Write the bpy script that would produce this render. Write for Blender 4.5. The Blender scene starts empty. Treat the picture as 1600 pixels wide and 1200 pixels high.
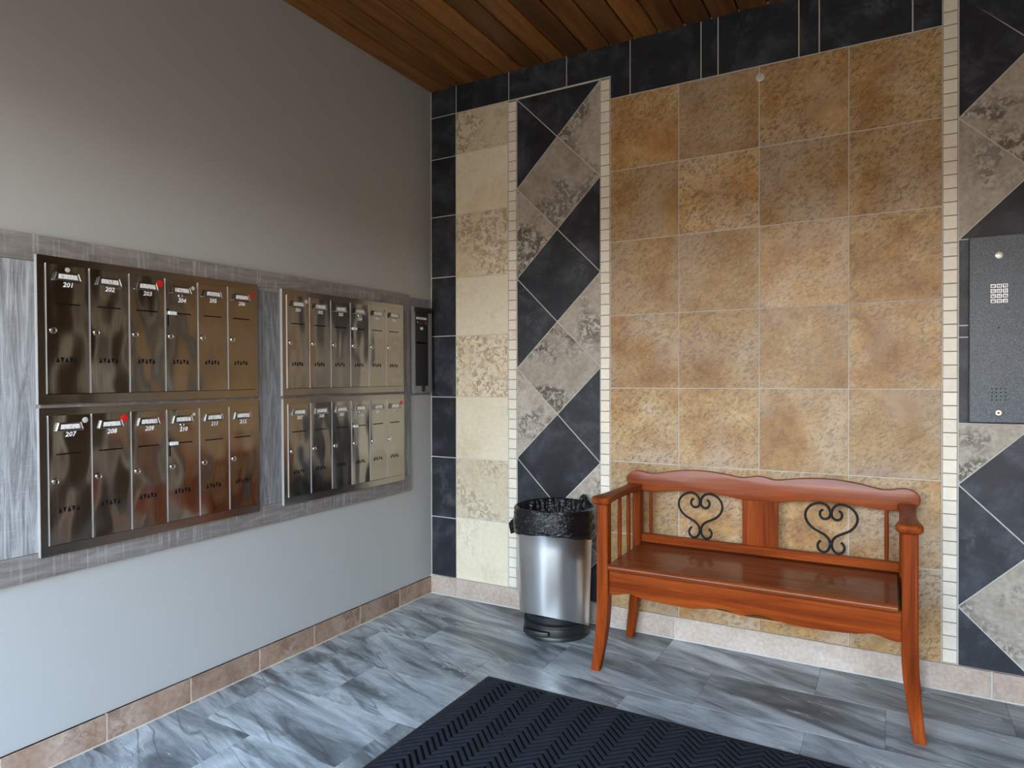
import bpy, bmesh, math, random
from mathutils import Vector, Matrix
random.seed(7)
sc = bpy.context.scene
col = sc.collection

# ------------------------------------------------------------------ camera, sky, exposure
cam_d = bpy.data.cameras.new('camera'); cam = bpy.data.objects.new('camera', cam_d); col.objects.link(cam)
cam_d.sensor_fit = 'HORIZONTAL'; cam_d.sensor_width = 36.0; cam_d.lens = 1047.6 / 1600 * 36.0
cam_d.clip_start = 0.05; cam_d.clip_end = 300
cam.location = (2.188, -2.963, 1.152)
cam.rotation_euler = (math.pi / 2 - 0.0042, 0.001, 0.5158)
sc.camera = cam

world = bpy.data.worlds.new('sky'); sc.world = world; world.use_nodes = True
wn = world.node_tree.nodes; wl = world.node_tree.links; wn.clear()
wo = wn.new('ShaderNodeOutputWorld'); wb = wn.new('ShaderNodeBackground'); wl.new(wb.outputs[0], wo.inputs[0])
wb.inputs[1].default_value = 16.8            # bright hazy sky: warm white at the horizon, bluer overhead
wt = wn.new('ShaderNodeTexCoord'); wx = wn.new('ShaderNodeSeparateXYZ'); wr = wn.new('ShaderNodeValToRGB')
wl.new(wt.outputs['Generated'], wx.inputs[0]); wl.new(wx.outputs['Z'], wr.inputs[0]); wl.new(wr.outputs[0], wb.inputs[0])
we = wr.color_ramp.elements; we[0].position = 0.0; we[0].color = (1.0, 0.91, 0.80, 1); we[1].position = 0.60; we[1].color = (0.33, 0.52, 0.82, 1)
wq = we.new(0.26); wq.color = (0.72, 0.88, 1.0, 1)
vs = sc.view_settings
vs.view_transform = 'Standard'; vs.look = 'None'; vs.gamma = 1.0; vs.use_curve_mapping = False
vs.exposure = 0.0
sc.cycles.max_bounces = 8; sc.cycles.diffuse_bounces = 5; sc.cycles.glossy_bounces = 4
sc.cycles.caustics_reflective = False; sc.cycles.caustics_refractive = False
sc.cycles.sample_clamp_indirect = 6.0

# ------------------------------------------------------------------ small helpers
def link(name, me, parent=None, loc=(0, 0, 0), mat=None):
    o = bpy.data.objects.new(name, me); col.objects.link(o)
    if parent is not None: o.parent = parent
    o.location = loc
    if mat is not None and me is not None and not me.materials: me.materials.append(mat)
    return o

def finish(bm, name, mat, smooth=None):
    bmesh.ops.recalc_face_normals(bm, faces=bm.faces[:])
    if smooth is not None:
        a = math.radians(smooth)
        for f in bm.faces: f.smooth = True
        for e in bm.edges:
            if len(e.link_faces) == 2:
                try: e.smooth = e.calc_face_angle() < a
                except ValueError: e.smooth = True
    me = bpy.data.meshes.new(name); bm.to_mesh(me); bm.free()
    if mat is not None: me.materials.append(mat)
    return me

def part(name, bm, mat, parent=None, smooth=None, label=None, off=None):
    """link bm (world coordinates) as one mesh object; with a parent Empty its coordinates become local"""
    if parent is not None:
        o3 = Vector(off) if off is not None else parent.location
        bmesh.ops.translate(bm, verts=bm.verts[:], vec=-o3)
    o = link(name, finish(bm, name, mat, smooth), parent)
    if label: o['label'] = label
    return o

def thing(name, label, cat, loc=(0, 0, 0), group=None):
    o = bpy.data.objects.new(name, None); col.objects.link(o); o.location = loc
    o.empty_display_size = 0.1
    o['label'] = label; o['category'] = cat
    if group: o['group'] = group
    return o

def struct(o, label=None):
    o['kind'] = 'structure'
    if label: o['label'] = label
    return o

def box(bm, x0, x1, y0, y1, z0, z1, bevel=0, seg=1):
    v = bmesh.ops.create_cube(bm, size=1.0)['verts']
    bmesh.ops.scale(bm, vec=(x1 - x0, y1 - y0, z1 - z0), verts=v)
    bmesh.ops.translate(bm, vec=((x0 + x1) / 2, (y0 + y1) / 2, (z0 + z1) / 2), verts=v)
    if bevel:
        es = list({e for q in v for e in q.link_edges})
        bmesh.ops.bevel(bm, geom=es, offset=bevel, segments=seg, affect='EDGES', profile=0.5)

def nbox(*a, **k):
    bm = bmesh.new(); box(bm, *a, **k); return bm

def area2(p):
    return sum(p[i][0] * p[(i + 1) % len(p)][1] - p[(i + 1) % len(p)][0] * p[i][1] for i in range(len(p))) / 2

def inset(poly, d):
    """move every edge of a counter-clockwise outline inwards by d"""
    if area2(poly) < 0: poly = poly[::-1]
    n = len(poly); out = []
    for i in range(n):
        p0, p1, p2 = Vector(poly[i - 1]), Vector(poly[i]), Vector(poly[(i + 1) % n])
        a = (p1 - p0).normalized(); b = (p2 - p1).normalized()
        na = Vector((-a.y, a.x)); nb = Vector((-b.y, b.x))
        m = na + nb; k = m.dot(na)
        out.append(tuple(p1 + m * (d / max(k, 0.3))))
    return out

def slab(bm, poly, t0, t1, bev=0.0, axis='y', bev_back=False):
    """prism of an outline; t1 is the visible face, chamfered by bev.  axis: direction of thickness"""
    if area2(poly) < 0: poly = poly[::-1]
    def P(p, t):
        return {'y': (p[0], t, p[1]), 'z': (p[0], p[1], t), 'x': (t, p[0], p[1])}[axis]
    sgn = 1 if t1 > t0 else -1
    rings = []
    if bev and bev_back:
        rings += [[P(p, t0) for p in inset(poly, bev)], [P(p, t0 + sgn * bev) for p in poly]]
    else:
        rings += [[P(p, t0) for p in poly]]
    if bev:
        rings += [[P(p, t1 - sgn * bev) for p in poly], [P(p, t1 - sgn * bev * 0.3) for p in inset(poly, bev * 0.3)] , [P(p, t1) for p in inset(poly, bev)]]
    else:
        rings += [[P(p, t1) for p in poly]]
    V = [[bm.verts.new(c) for c in r] for r in rings]
    n = len(poly)
    bm.faces.new(V[0][::-1]); bm.faces.new(V[-1])
    for a, b in zip(V[:-1], V[1:]):
        for i in range(n):
            bm.faces.new((a[i], a[(i + 1) % n], b[(i + 1) % n], b[i]))

def rect(a0, a1, b0, b1): return [(a0, b0), (a1, b0), (a1, b1), (a0, b1)]

def tube(bm, pts, r, seg=10, cap=True, radii=None):
    pts = [Vector(p) for p in pts]; rings = []
    up = Vector((0, 0, 1)); prev = None
    for i, p in enumerate(pts):
        t = (pts[min(i + 1, len(pts) - 1)] - pts[max(i - 1, 0)]).normalized()
        if prev is None:
            n = t.cross(up)
            if n.length < 1e-3: n = t.cross(Vector((0, 1, 0)))
            n.normalize()
        else:
            n = (prev - t * prev.dot(t)).normalized()
        prev = n; b = t.cross(n); rr = radii[i] if radii else r
        rings.append([bm.verts.new(p + n * rr * math.cos(2 * math.pi * k / seg) + b * rr * math.sin(2 * math.pi * k / seg)) for k in range(seg)])
    for a, b in zip(rings[:-1], rings[1:]):
        for k in range(seg): bm.faces.new((a[k], a[(k + 1) % seg], b[(k + 1) % seg], b[k]))
    if cap: bm.faces.new(rings[0][::-1]); bm.faces.new(rings[-1])

def lathe(bm, prof, seg=24, c=(0, 0, 0), axis='z'):
    """prof: (radius, height) list; closed with caps where radius > 0"""
    rings = []
    for r, h in prof:
        ring = []
        for k in range(seg):
            a = 2 * math.pi * k / seg; u, v = r * math.cos(a), r * math.sin(a)
            q = {'z': (u, v, h), 'x': (h, u, v), 'y': (u, -h, v)}[axis]
            ring.append(bm.verts.new((q[0] + c[0], q[1] + c[1], q[2] + c[2])))
        rings.append(ring)
    for a, b in zip(rings[:-1], rings[1:]):
        for k in range(seg): bm.faces.new((a[k], a[(k + 1) % seg], b[(k + 1) % seg], b[k]))
    bm.faces.new(rings[0][::-1]); bm.faces.new(rings[-1])

def catmull(pts, n=8):
    P = [Vector(p) for p in pts]; P = [2 * P[0] - P[1]] + P + [2 * P[-1] - P[-2]]; out = []
    for i in range(1, len(P) - 2):
        for k in range(n):
            t = k / n
            out.append(0.5 * ((2 * P[i]) + (P[i + 1] - P[i - 1]) * t + (2 * P[i - 1] - 5 * P[i] + 4 * P[i + 1] - P[i + 2]) * t * t
                              + (3 * P[i] - P[i - 1] - 3 * P[i + 1] + P[i + 2]) * t ** 3))
    out.append(P[-2]); return out

FONT = {}
def text_mesh(s, size, shear=0.0, bold=0.0, key=None):
    k = (s, size, shear, bold)
    if k in FONT: return FONT[k].copy()
    cu = bpy.data.curves.new('t', 'FONT'); cu.body = s; cu.size = size; cu.shear = shear; cu.offset = bold
    cu.align_x = 'CENTER'; cu.align_y = 'CENTER'; cu.resolution_u = 2
    o = bpy.data.objects.new('t', cu); col.objects.link(o)
    dg = bpy.context.evaluated_depsgraph_get(); dg.update()
    me = bpy.data.meshes.new_from_object(o.evaluated_get(dg))
    col.objects.unlink(o); bpy.data.objects.remove(o); bpy.data.curves.remove(cu)
    me.materials.clear(); FONT[k] = me
    return me.copy()

# ------------------------------------------------------------------ materials
class M:
    def __init__(s, name, rough=0.5, metal=0.0, spec=0.5, color=(0.5, 0.5, 0.5)):
        s.m = bpy.data.materials.new(name); s.m.use_nodes = True
        s.n = s.m.node_tree.nodes; s.l = s.m.node_tree.links; s.n.clear()
        s.out = s.n.new('ShaderNodeOutputMaterial'); s.b = s.n.new('ShaderNodeBsdfPrincipled')
        s.l.new(s.b.outputs[0], s.out.inputs[0])
        s.set('Base Color', (*color, 1)); s.set('Roughness', rough); s.set('Metallic', metal); s.set('Specular IOR Level', spec)
        s._co = None
    def set(s, k, v):
        if hasattr(v, 'is_linked') or isinstance(v, bpy.types.NodeSocket): s.l.new(v, s.b.inputs[k])
        else: s.b.inputs[k].default_value = v
    def node(s, t, **kw):
        n = s.n.new(t)
        for k, v in kw.items(): setattr(n, k, v)
        return n
    def inp(s, n, k, v):
        if isinstance(v, bpy.types.NodeSocket): s.l.new(v, n.inputs[k])
        else: n.inputs[k].default_value = v
    def rnd(s): return s.node('ShaderNodeObjectInfo').outputs['Random']
    def coord(s, scale=(1, 1, 1), rot=(0, 0, 0), rand=True):
        """object coordinates, moved elsewhere in the texture for each object"""
        tc = s.node('ShaderNodeTexCoord').outputs['Object']
        if rand:
            r = s.rnd()
            mul = s.node('ShaderNodeVectorMath', operation='SCALE'); mul.inputs[0].default_value = (37.0, 61.0, 23.0); s.l.new(r, mul.inputs['Scale'])
            add = s.node('ShaderNodeVectorMath', operation='ADD'); s.l.new(tc, add.inputs[0]); s.l.new(mul.outputs[0], add.inputs[1]); tc = add.outputs[0]
        if any(rot):
            m0 = s.node('ShaderNodeMapping'); s.l.new(tc, m0.inputs[0]); m0.inputs['Rotation'].default_value = rot; tc = m0.outputs[0]
        mp = s.node('ShaderNodeMapping'); s.l.new(tc, mp.inputs[0]); mp.inputs['Scale'].default_value = scale
        return mp.outputs[0]
    def noise(s, co, scale, detail=4, rough=0.55, dist=0.0):
        n = s.node('ShaderNodeTexNoise'); s.l.new(co, n.inputs['Vector'])
        n.inputs['Scale'].default_value = scale; n.inputs['Detail'].default_value = detail; n.inputs['Roughness'].default_value = rough; n.inputs['Distortion'].default_value = dist
        return n.outputs['Fac']
    def ramp(s, f, stops, interp='LINEAR'):
        r = s.node('ShaderNodeValToRGB'); s.l.new(f, r.inputs[0]); e = r.color_ramp.elements; r.color_ramp.interpolation = interp
        while len(e) > 1: e.remove(e[-1])
        for i, (p, c) in enumerate(stops):
            q = e[0] if i == 0 else e.new(p); q.position = p
            q.color = (*c, 1) if not isinstance(c, (int, float)) else (c, c, c, 1)
        return r.outputs[0]
    def mix(s, f, a, b, mode='MIX'):
        n = s.node('ShaderNodeMix', data_type='RGBA', blend_type=mode)
        for k, v in ((0, f), (6, a), (7, b)):
            if isinstance(v, bpy.types.NodeSocket): s.l.new(v, n.inputs[k])
            elif k == 0: n.inputs[0].default_value = v
            else: n.inputs[k].default_value = (*v, 1)
        return n.outputs[2]
    def maprange(s, f, a, b, c, d):
        n = s.node('ShaderNodeMapRange'); s.l.new(f, n.inputs[0])
        for i, v in enumerate((a, b, c, d)): n.inputs[i + 1].default_value = v
        return n.outputs[0]
    def math(s, op, a, b):
        n = s.node('ShaderNodeMath', operation=op); s.inp(n, 0, a); s.inp(n, 1, b); return n.outputs[0]
    def vary(s, c, lo, hi):
        """value change per object"""
        hs = s.node('ShaderNodeHueSaturation'); s.l.new(c, hs.inputs['Color']); s.l.new(s.maprange(s.rnd(), 0, 1, lo, hi), hs.inputs['Value']); return hs.outputs[0]
    def bump(s, h, strength=0.2, dist=0.01):
        b = s.node('ShaderNodeBump'); s.l.new(h, b.inputs['Height']); b.inputs['Strength'].default_value = strength; b.inputs['Distance'].default_value = dist
        s.l.new(b.outputs[0], s.b.inputs['Normal'])

def tile_mat(name, stops, blotch, bscale, bthr, rough, vary=(0.9, 1.1), diag=None, nscale=5.0, spec=0.4, bamt=1.0, relief=0.12, bmin=0.6, tint=None, fscale=30, fdist=0.9, flo=0.47, fhi=0.55):
    m = M(name, rough=rough, spec=spec)
    co = m.coord()
    base = m.ramp(m.noise(co, nscale, 8, 0.62, 0.4), stops)
    fine = m.noise(co, 60, 5, 0.6, 0.3)
    base = m.mix(0.35, base, m.ramp(fine, [(0.3, 0.25), (0.7, 0.75)]), 'OVERLAY')
    # mineral patches: a large soft area broken up by a fine one
    big = m.noise(co, bscale, 3, 0.5, 0.6)
    co2 = m.coord((1, 1, 1)) if diag is None else m.coord((1.0, 1.0, 1.9), (0, diag, 0))
    fin = m.noise(co2, fscale, 8, 0.74, fdist)
    fr = m.math('FRACT', m.math('MULTIPLY', m.rnd(), 7.31), 0.0)
    k = m.math('MULTIPLY', m.maprange(big, bthr, bthr + 0.13, 0, 1), m.math('MULTIPLY', m.maprange(fin, flo, fhi, 0, bamt), m.maprange(fr, 0, 1, bmin, 1.0)))
    if tint: base = m.mix(m.maprange(m.noise(co, 3.2, 3), 0.44, 0.66, 0, 0.7), base, tint)
    base = m.mix(k, base, blotch)
    m.set('Base Color', m.vary(base, *vary))
    m.set('Roughness', m.maprange(fine, 0.2, 0.8, rough - 0.07, rough + 0.1))
    m.bump(m.mix(0.5, fin, fine), relief, 0.004)
    return m.m

MAT = {}
MAT['brown_tile'] = tile_mat('brown_tile', [(0.25, (0.25, 0.108, 0.030)), (0.42, (0.41, 0.228, 0.088)), (0.58, (0.51, 0.335, 0.160)), (0.78, (0.56, 0.45, 0.30))],
                             (0.125, 0.090, 0.060), 5, 0.28, 0.42, (0.85, 1.12), diag=0.62, nscale=4.5, bamt=0.72, fscale=44, fdist=0.9, flo=0.50, fhi=0.57, tint=(0.52, 0.42, 0.325))
MAT['beige_tile'] = tile_mat('beige_tile', [(0.25, (0.58, 0.46, 0.29)), (0.42, (0.74, 0.64, 0.47)), (0.7, (0.82, 0.75, 0.60))],
                             (0.33, 0.23, 0.125), 4, 0.40, 0.45, (0.84, 1.04), nscale=4.0, bamt=0.8, bmin=0.75)
MAT['cream_tile'] = tile_mat('cream_tile', [(0.25, (0.68, 0.585, 0.42)), (0.45, (0.79, 0.71, 0.54)), (0.7, (0.83, 0.77, 0.62))],
                             (0.50, 0.40, 0.27), 3, 0.55, 0.45, (0.93, 1.04), nscale=3.0, bamt=0.5)
MAT['slate_tile'] = tile_mat('slate_tile', [(0.28, (0.009, 0.010, 0.014)), (0.5, (0.022, 0.025, 0.034)), (0.74, (0.072, 0.078, 0.098))],
                             (0.13, 0.135, 0.15), 6, 0.55, 0.42, (0.75, 1.1), nscale=7.0, bamt=0.45, spec=0.35)
MAT['grey_tile'] = tile_mat('grey_tile', [(0.25, (0.28, 0.225, 0.17)), (0.48, (0.43, 0.385, 0.33)), (0.72, (0.57, 0.535, 0.49))],
                            (0.055, 0.042, 0.030), 4.0, 0.44, 0.40, (0.85, 1.1), nscale=4.0, bamt=0.9, fscale=42, fdist=0.5, flo=0.44, fhi=0.52)
MAT['ivory_tile'] = tile_mat('ivory_tile', [(0.3, (0.80, 0.73, 0.62)), (0.7, (0.87, 0.81, 0.71))], (0.6, 0.55, 0.45), 4, 0.9, 0.35, (0.95, 1.05), relief=0.05)
MAT['pink_tile'] = tile_mat('pink_tile', [(0.25, (0.40, 0.30, 0.235)), (0.5, (0.50, 0.41, 0.345)), (0.75, (0.57, 0.50, 0.44))], (0.33, 0.21, 0.155), 6, 0.5, 0.45, (0.95, 1.05), bamt=0.55)
MAT['tan_tile'] = tile_mat('tan_tile', [(0.25, (0.21, 0.125, 0.082)), (0.5, (0.325, 0.215, 0.155)), (0.75, (0.44, 0.34, 0.275))], (0.13, 0.075, 0.05), 6, 0.45, 0.45, (0.9, 1.1), bamt=0.7)

def plain(name, color, rough=0.5, metal=0.0, spec=0.5, var=0.0, vs_=20, bump=0.0, bscale=200, bd=0.002):
    m = M(name, rough, metal, spec, color)
    co = m.coord(rand=False)
    if var:
        m.set('Base Color', m.mix(m.noise(co, vs_, 4), [c * (1 - var) for c in color], [min(1, c * (1 + var)) for c in color]))
    if bump: m.bump(m.noise(co, bscale, 3), bump, bd)
    return m.m
MAT['grout'] = plain('grout', (0.56, 0.54, 0.51), 0.9, var=0.15, bump=0.2)
MAT['dark_grout'] = plain('dark_grout', (0.20, 0.185, 0.165), 0.9)
MAT['cream_grout'] = plain('cream_grout', (0.62, 0.56, 0.48), 0.9, var=0.1)
MAT['paint'] = plain('wall_paint', (0.415, 0.417, 0.408), 0.62, spec=0.3, var=0.02, vs_=3, bump=0.05, bscale=260)
MAT['black_plastic'] = plain('black_plastic', (0.012, 0.013, 0.015), 0.38, spec=0.5)
MAT['black_iron'] = plain('black_iron', (0.010, 0.009, 0.009), 0.5, spec=0.2, bump=0.1)
MAT['dark_gap'] = plain('dark_gap', (0.006, 0.006, 0.006), 0.9, spec=0.1)
MAT['white_print'] = plain('white_print', (0.80, 0.80, 0.80), 0.6)
MAT['chrome'] = plain('chrome', (0.75, 0.74, 0.72), 0.16, 1.0)
MAT['red_sticker'] = plain('red_sticker', (0.62, 0.012, 0.010), 0.45)
MAT['beige_sticker'] = plain('beige_sticker', (0.50, 0.46, 0.38), 0.5)
MAT['grey_sticker'] = plain('grey_sticker', (0.5, 0.48, 0.45), 0.4)
MAT['tab_white'] = plain('tab_white', (0.72, 0.78, 0.78), 0.4)
MAT['concrete'] = plain('concrete', (0.40, 0.235, 0.115), 0.9, var=0.15, vs_=2)
MAT['dark_wall'] = plain('dark_wall', (0.095, 0.052, 0.027), 0.6)
MAT['dark_alu'] = plain('dark_aluminium', (0.05, 0.045, 0.04), 0.4, 0.6)

def card_mat():
    m = M('name_card', 0.6, color=(0.75, 0.74, 0.70)); co = m.coord((220, 220, 90))
    m.set('Base Color', m.mix(m.maprange(m.noise(co, 1.0, 2), 0.54, 0.6, 0, 0.6), (0.74, 0.73, 0.70), (0.18, 0.18, 0.18))); return m.m
MAT['name_card'] = card_mat()

def steel(name, color, rough, wav, wscale=7.0, brush=(400, 400, 4), bstr=0.03, anis=0.0):
    m = M(name, rough, 1.0, 0.5, color)
    w = m.noise(m.coord((1.0, 1.0, 0.55)), wscale, 1.0, 0.4)
    f = m.noise(m.coord(brush, rand=False), 1.0, 2)
    b1 = m.node('ShaderNodeBump'); m.l.new(w, b1.inputs['Height']); b1.inputs['Strength'].default_value = 1.0; b1.inputs['Distance'].default_value = wav
    b2 = m.node('ShaderNodeBump'); m.l.new(f, b2.inputs['Height']); b2.inputs['Strength'].default_value = bstr; b2.inputs['Distance'].default_value = 0.001
    m.l.new(b1.outputs[0], b2.inputs['Normal']); m.l.new(b2.outputs[0], m.b.inputs['Normal'])
    m.set('Roughness', m.maprange(f, 0.3, 0.7, rough * 0.8, rough * 1.25))
    return m.m
MAT['door_steel'] = steel('door_steel', (0.37, 0.345, 0.31), 0.15, 0.012, 9.0)
MAT['frame_steel'] = steel('frame_steel', (0.36, 0.335, 0.30), 0.2, 0.004, 6.0, (4, 4, 400))
MAT['edge_steel'] = plain('edge_steel', (0.68, 0.66, 0.64), 0.5, 0.7)
MAT['holder_steel'] = plain('holder_steel', (0.42, 0.41, 0.40), 0.25, 1.0)
MAT['bin_steel'] = plain('bin_steel', (0.80, 0.80, 0.80), 0.31, 1.0)
MAT['black_door'] = plain('black_door_paint', (0.018, 0.018, 0.020), 0.38, 0.2, bump=0.05)

def wood(name, rotaxis, dark=(0.10, 0.017, 0.004), mid=(0.220, 0.040, 0.007), light=(0.315, 0.070, 0.012), rough=0.36, coat=0.02, sc_=1.0, spec=0.07, crough=0.12):
    """glossy stained timber; grain runs along rotaxis"""
    m = M(name, rough, 0, spec)
    s = {'x': (1.2, 16, 16), 'y': (16, 1.2, 16), 'z': (16, 16, 1.2)}[rotaxis]
    co = m.coord(tuple(v * sc_ for v in s)); g = m.noise(co, 1.6, 6, 0.6, 0.5)
    s2 = {'x': (3, 160, 160), 'y': (160, 3, 160), 'z': (160, 160, 3)}[rotaxis]
    f = m.noise(m.coord(s2), 1.0, 3)
    c = m.ramp(g, [(0.28, dark), (0.48, mid), (0.72, light)])
    c = m.mix(0.5, c, m.ramp(f, [(0.3, 0.3), (0.7, 0.7)]), 'OVERLAY')
    m.set('Base Color', m.vary(c, 0.92, 1.08)); m.set('Coat Weight', coat); m.set('Coat Roughness', crough)
    m.bump(f, 0.04, 0.001)
    return m.m
for ax in 'xyz': MAT['bench_' + ax] = wood('cherry_wood_' + ax, ax)
MAT['bench_crest'] = wood('cherry_wood_crest', 'x', spec=0.36, rough=0.32)
MAT['bench_seat'] = wood('cherry_wood_seat', 'x', (0.085, 0.016, 0.005), (0.19, 0.042, 0.010), (0.26, 0.062, 0.014), 0.3, 0.42, crough=0.10)
MAT['raw_wood'] = wood('worn_wood_edge', 'x', (0.30, 0.14, 0.05), (0.45, 0.24, 0.10), (0.6, 0.38, 0.18), 0.5, 0.1)

def ceiling_mat():
    m = M('ceiling_boards', 0.42, 0, 0.4)
    g = m.noise(m.coord((14, 0.9, 14)), 1.5, 6, 0.62, 1.0)
    c = m.ramp(g, [(0.25, (0.075, 0.025, 0.006)), (0.5, (0.165, 0.060, 0.012)), (0.75, (0.28, 0.112, 0.026))])
    v = m.node('ShaderNodeTexVoronoi'); m.l.new(m.coord((5, 1.6, 5)), v.inputs['Vector']); v.inputs['Scale'].default_value = 1.0
    c = m.mix(m.maprange(v.outputs['Distance'], 0.04, 0.12, 0.85, 0), c, (0.045, 0.015, 0.005))
    m.set('Base Color', m.vary(c, 0.5, 1.4)); return m.m
MAT['ceiling'] = ceiling_mat()

def barn(name, ax, dim=1.0):
    """grey weathered board: grain along ax, faint pale saw marks across it on the level boards"""
    m = M(name, 0.8, 0, 0.3)
    up = ax == 'z'
    s = {'y': (6, 2.2, 16), 'z': (6, 18, 1.7)}[ax]
    g = m.noise(m.coord(s), 1.8, 8, 0.66, 1.8)
    if up: c = m.ramp(g, [(0.26, (0.115, 0.112, 0.115)), (0.45, (0.24, 0.24, 0.25)), (0.60, (0.40, 0.41, 0.425)), (0.75, (0.54, 0.56, 0.58))])
    else: c = m.ramp(g, [(0.26, (0.130, 0.110, 0.100)), (0.5, (0.215, 0.192, 0.182)), (0.72, (0.29, 0.27, 0.265))])
    s2 = {'y': (5, 120, 5), 'z': (5, 9, 170)}[ax]
    saw = m.noise(m.coord(s2), 1.0, 2); brk = m.noise(m.coord((1, 6, 6)), 3, 5)
    k = m.math('MULTIPLY', m.maprange(saw, 0.52, 0.70, 0, 0.28 if up else 0.5), m.maprange(brk, 0.42, 0.6, 0.0, 1.0))
    c = m.mix(k, c, (0.50, 0.50, 0.51))
    c = m.mix(m.maprange(m.noise(m.coord(), 3, 3), 0.5, 0.7, 0, 0.4), c, (0.19, 0.150, 0.130))
    m.set('Base Color', m.vary(c, 0.95 * dim, 1.08 * dim)); m.bump(g, 0.6, 0.005)
    return m.m
MAT['barn_m'] = barn('grey_barn_board_narrow', 'z', 0.66)
MAT['barn_y'] = barn('grey_barn_board_along', 'y'); MAT['barn_z'] = barn('grey_barn_board_upright', 'z')

def plank_mat():
    m = M('stone_plank', 0.36, 0, 0.45)
    co = m.coord((1.3, 5.5, 1), (0, 0, 0.24))
    w = m.noise(co, 1.25, 7, 0.60, 1.1)
    c = m.ramp(w, [(0.30, (0.060, 0.064, 0.068)), (0.41, (0.16, 0.172, 0.180)), (0.51, (0.32, 0.34, 0.35)), (0.64, (0.51, 0.535, 0.545))])
    # dark mineral streaks and thin pale veins
    v = m.noise(m.coord((1.1, 9, 1), (0, 0, 0.30)), 1.3, 5, 0.6, 1.4)
    c = m.mix(m.maprange(v, 0.60, 0.70, 0, 0.75), c, (0.050, 0.052, 0.058))
    a = m.math('ABSOLUTE', m.math('SUBTRACT', v, 0.60), 0.0)
    gate = m.maprange(m.noise(m.coord(), 5, 3), 0.50, 0.58, 0, 1)
    c = m.mix(m.math('MULTIPLY', m.maprange(a, 0.004, 0.012, 0.9, 0), gate), c, (0.62, 0.63, 0.64))
    d = m.noise(m.coord((0.8, 5.5, 1), (0, 0, 0.36)), 1.2, 3, 0.5, 0.3)
    c = m.mix(m.math('MULTIPLY', m.maprange(m.math('ABSOLUTE', m.math('SUBTRACT', d, 0.47), 0.0), 0.0, 0.016, 0.7, 0), m.maprange(m.noise(m.coord(), 3.5, 2), 0.42, 0.58, 0, 1)), c, (0.055, 0.058, 0.064))
    f = m.noise(m.coord((20, 160, 1), (0, 0, 0.15)), 1.0, 3)
    c = m.mix(0.3, c, m.ramp(f, [(0.3, 0.3), (0.7, 0.7)]), 'OVERLAY')
    m.set('Base Color', m.vary(c, 0.88, 1.12)); m.bump(f, 0.05, 0.001)
    return m.m
MAT['plank'] = plank_mat()
MAT['mat_pile'] = plain('mat_pile', (0.021, 0.0225, 0.029), 0.95, spec=0.15, var=0.35, vs_=60, bump=0.6, bscale=500)
MAT['mat_rubber'] = plain('mat_rubber', (0.022, 0.020, 0.020), 0.6, spec=0.25)

def intercom_mat():
    m = M('hammered_grey', 0.40, 0.35, 0.5)
    co = m.coord(rand=False); n = m.noise(co, 260, 3, 0.6); big = m.noise(co, 45, 3)
    c = m.ramp(n, [(0.32, (0.045, 0.050, 0.060)), (0.5, (0.070, 0.079, 0.094)), (0.68, (0.125, 0.137, 0.158))])
    m.set('Base Color', m.mix(0.25, c, m.ramp(big, [(0.3, 0.35), (0.7, 0.65)]), 'OVERLAY')); m.bump(n, 0.35, 0.002); return m.m
MAT['hammered'] = intercom_mat()

def bag_mat():
    # thin glossy film
    m = M('black_bag_film', 0.24, 0, 0.55, (0.005, 0.005, 0.006))
    co = m.coord((1, 1, 2.2), rand=False)
    m.bump(m.noise(co, 42, 2, 0.5, 2.0), 0.5, 0.012); return m.m
MAT['bag'] = bag_mat()

# ------------------------------------------------------------------ room shell
W, D, H = 3.39, 3.40, 2.72          # room width, depth towards the open entrance, ceiling height

# back wall: grout bed and every tile on it
bm = nbox(-0.10, W + 0.1, 0.002, 0.14, -0.02, H + 0.02)
wall_back = struct(link('wall_back', finish(bm, 'wall_back', MAT['grout'])), 'tiled back wall of the entry with pale grout')

def tile(poly, kind, parent=wall_back, gap=0.0022, name='tile', t0=0.006, t1=0.0, bev=0.0012):
    bm = bmesh.new(); p = inset(poly, gap)
    c = Vector((sum(q[0] for q in p) / len(p), 0, sum(q[1] for q in p) / len(p)))
    slab(bm, [(q[0] - c.x, q[1] - c.z) for q in p], t0, t1, bev, 'y')
    o = link(name, finish(bm, name, MAT[kind]), parent, c)
    return o

def rect_tile(x0, x1, z0, z1, kind, **k): return tile(rect(x0, x1, z0, z1), kind, **k)

ZB = 0.100
zs_dark = [ZB, 0.418, 0.743, 1.067, 1.395, 1.712, 2.040, 2.353, 2.579]
zs_beige = [ZB, 0.427, 0.743, 1.070, 1.392, 1.700, 2.037, 2.360, 2.579]
for a, b in zip(zs_dark[:-1], zs_dark[1:]):
    rect_tile(0.003, 0.165, a, b, 'slate_tile'); rect_tile(W - 0.165, W - 0.003, a, b, 'slate_tile')
for i, (a, b) in enumerate(zip(zs_beige[:-1], zs_beige[1:])):
    kd = 'beige_tile' if i % 2 else 'cream_tile'                    # mottled and plain tiles alternate
    rect_tile(0.165, 0.4855, a, b, kd, gap=0.0018); rect_tile(W - 0.4855, W - 0.165, a, b, kd, gap=0.0018)
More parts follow.
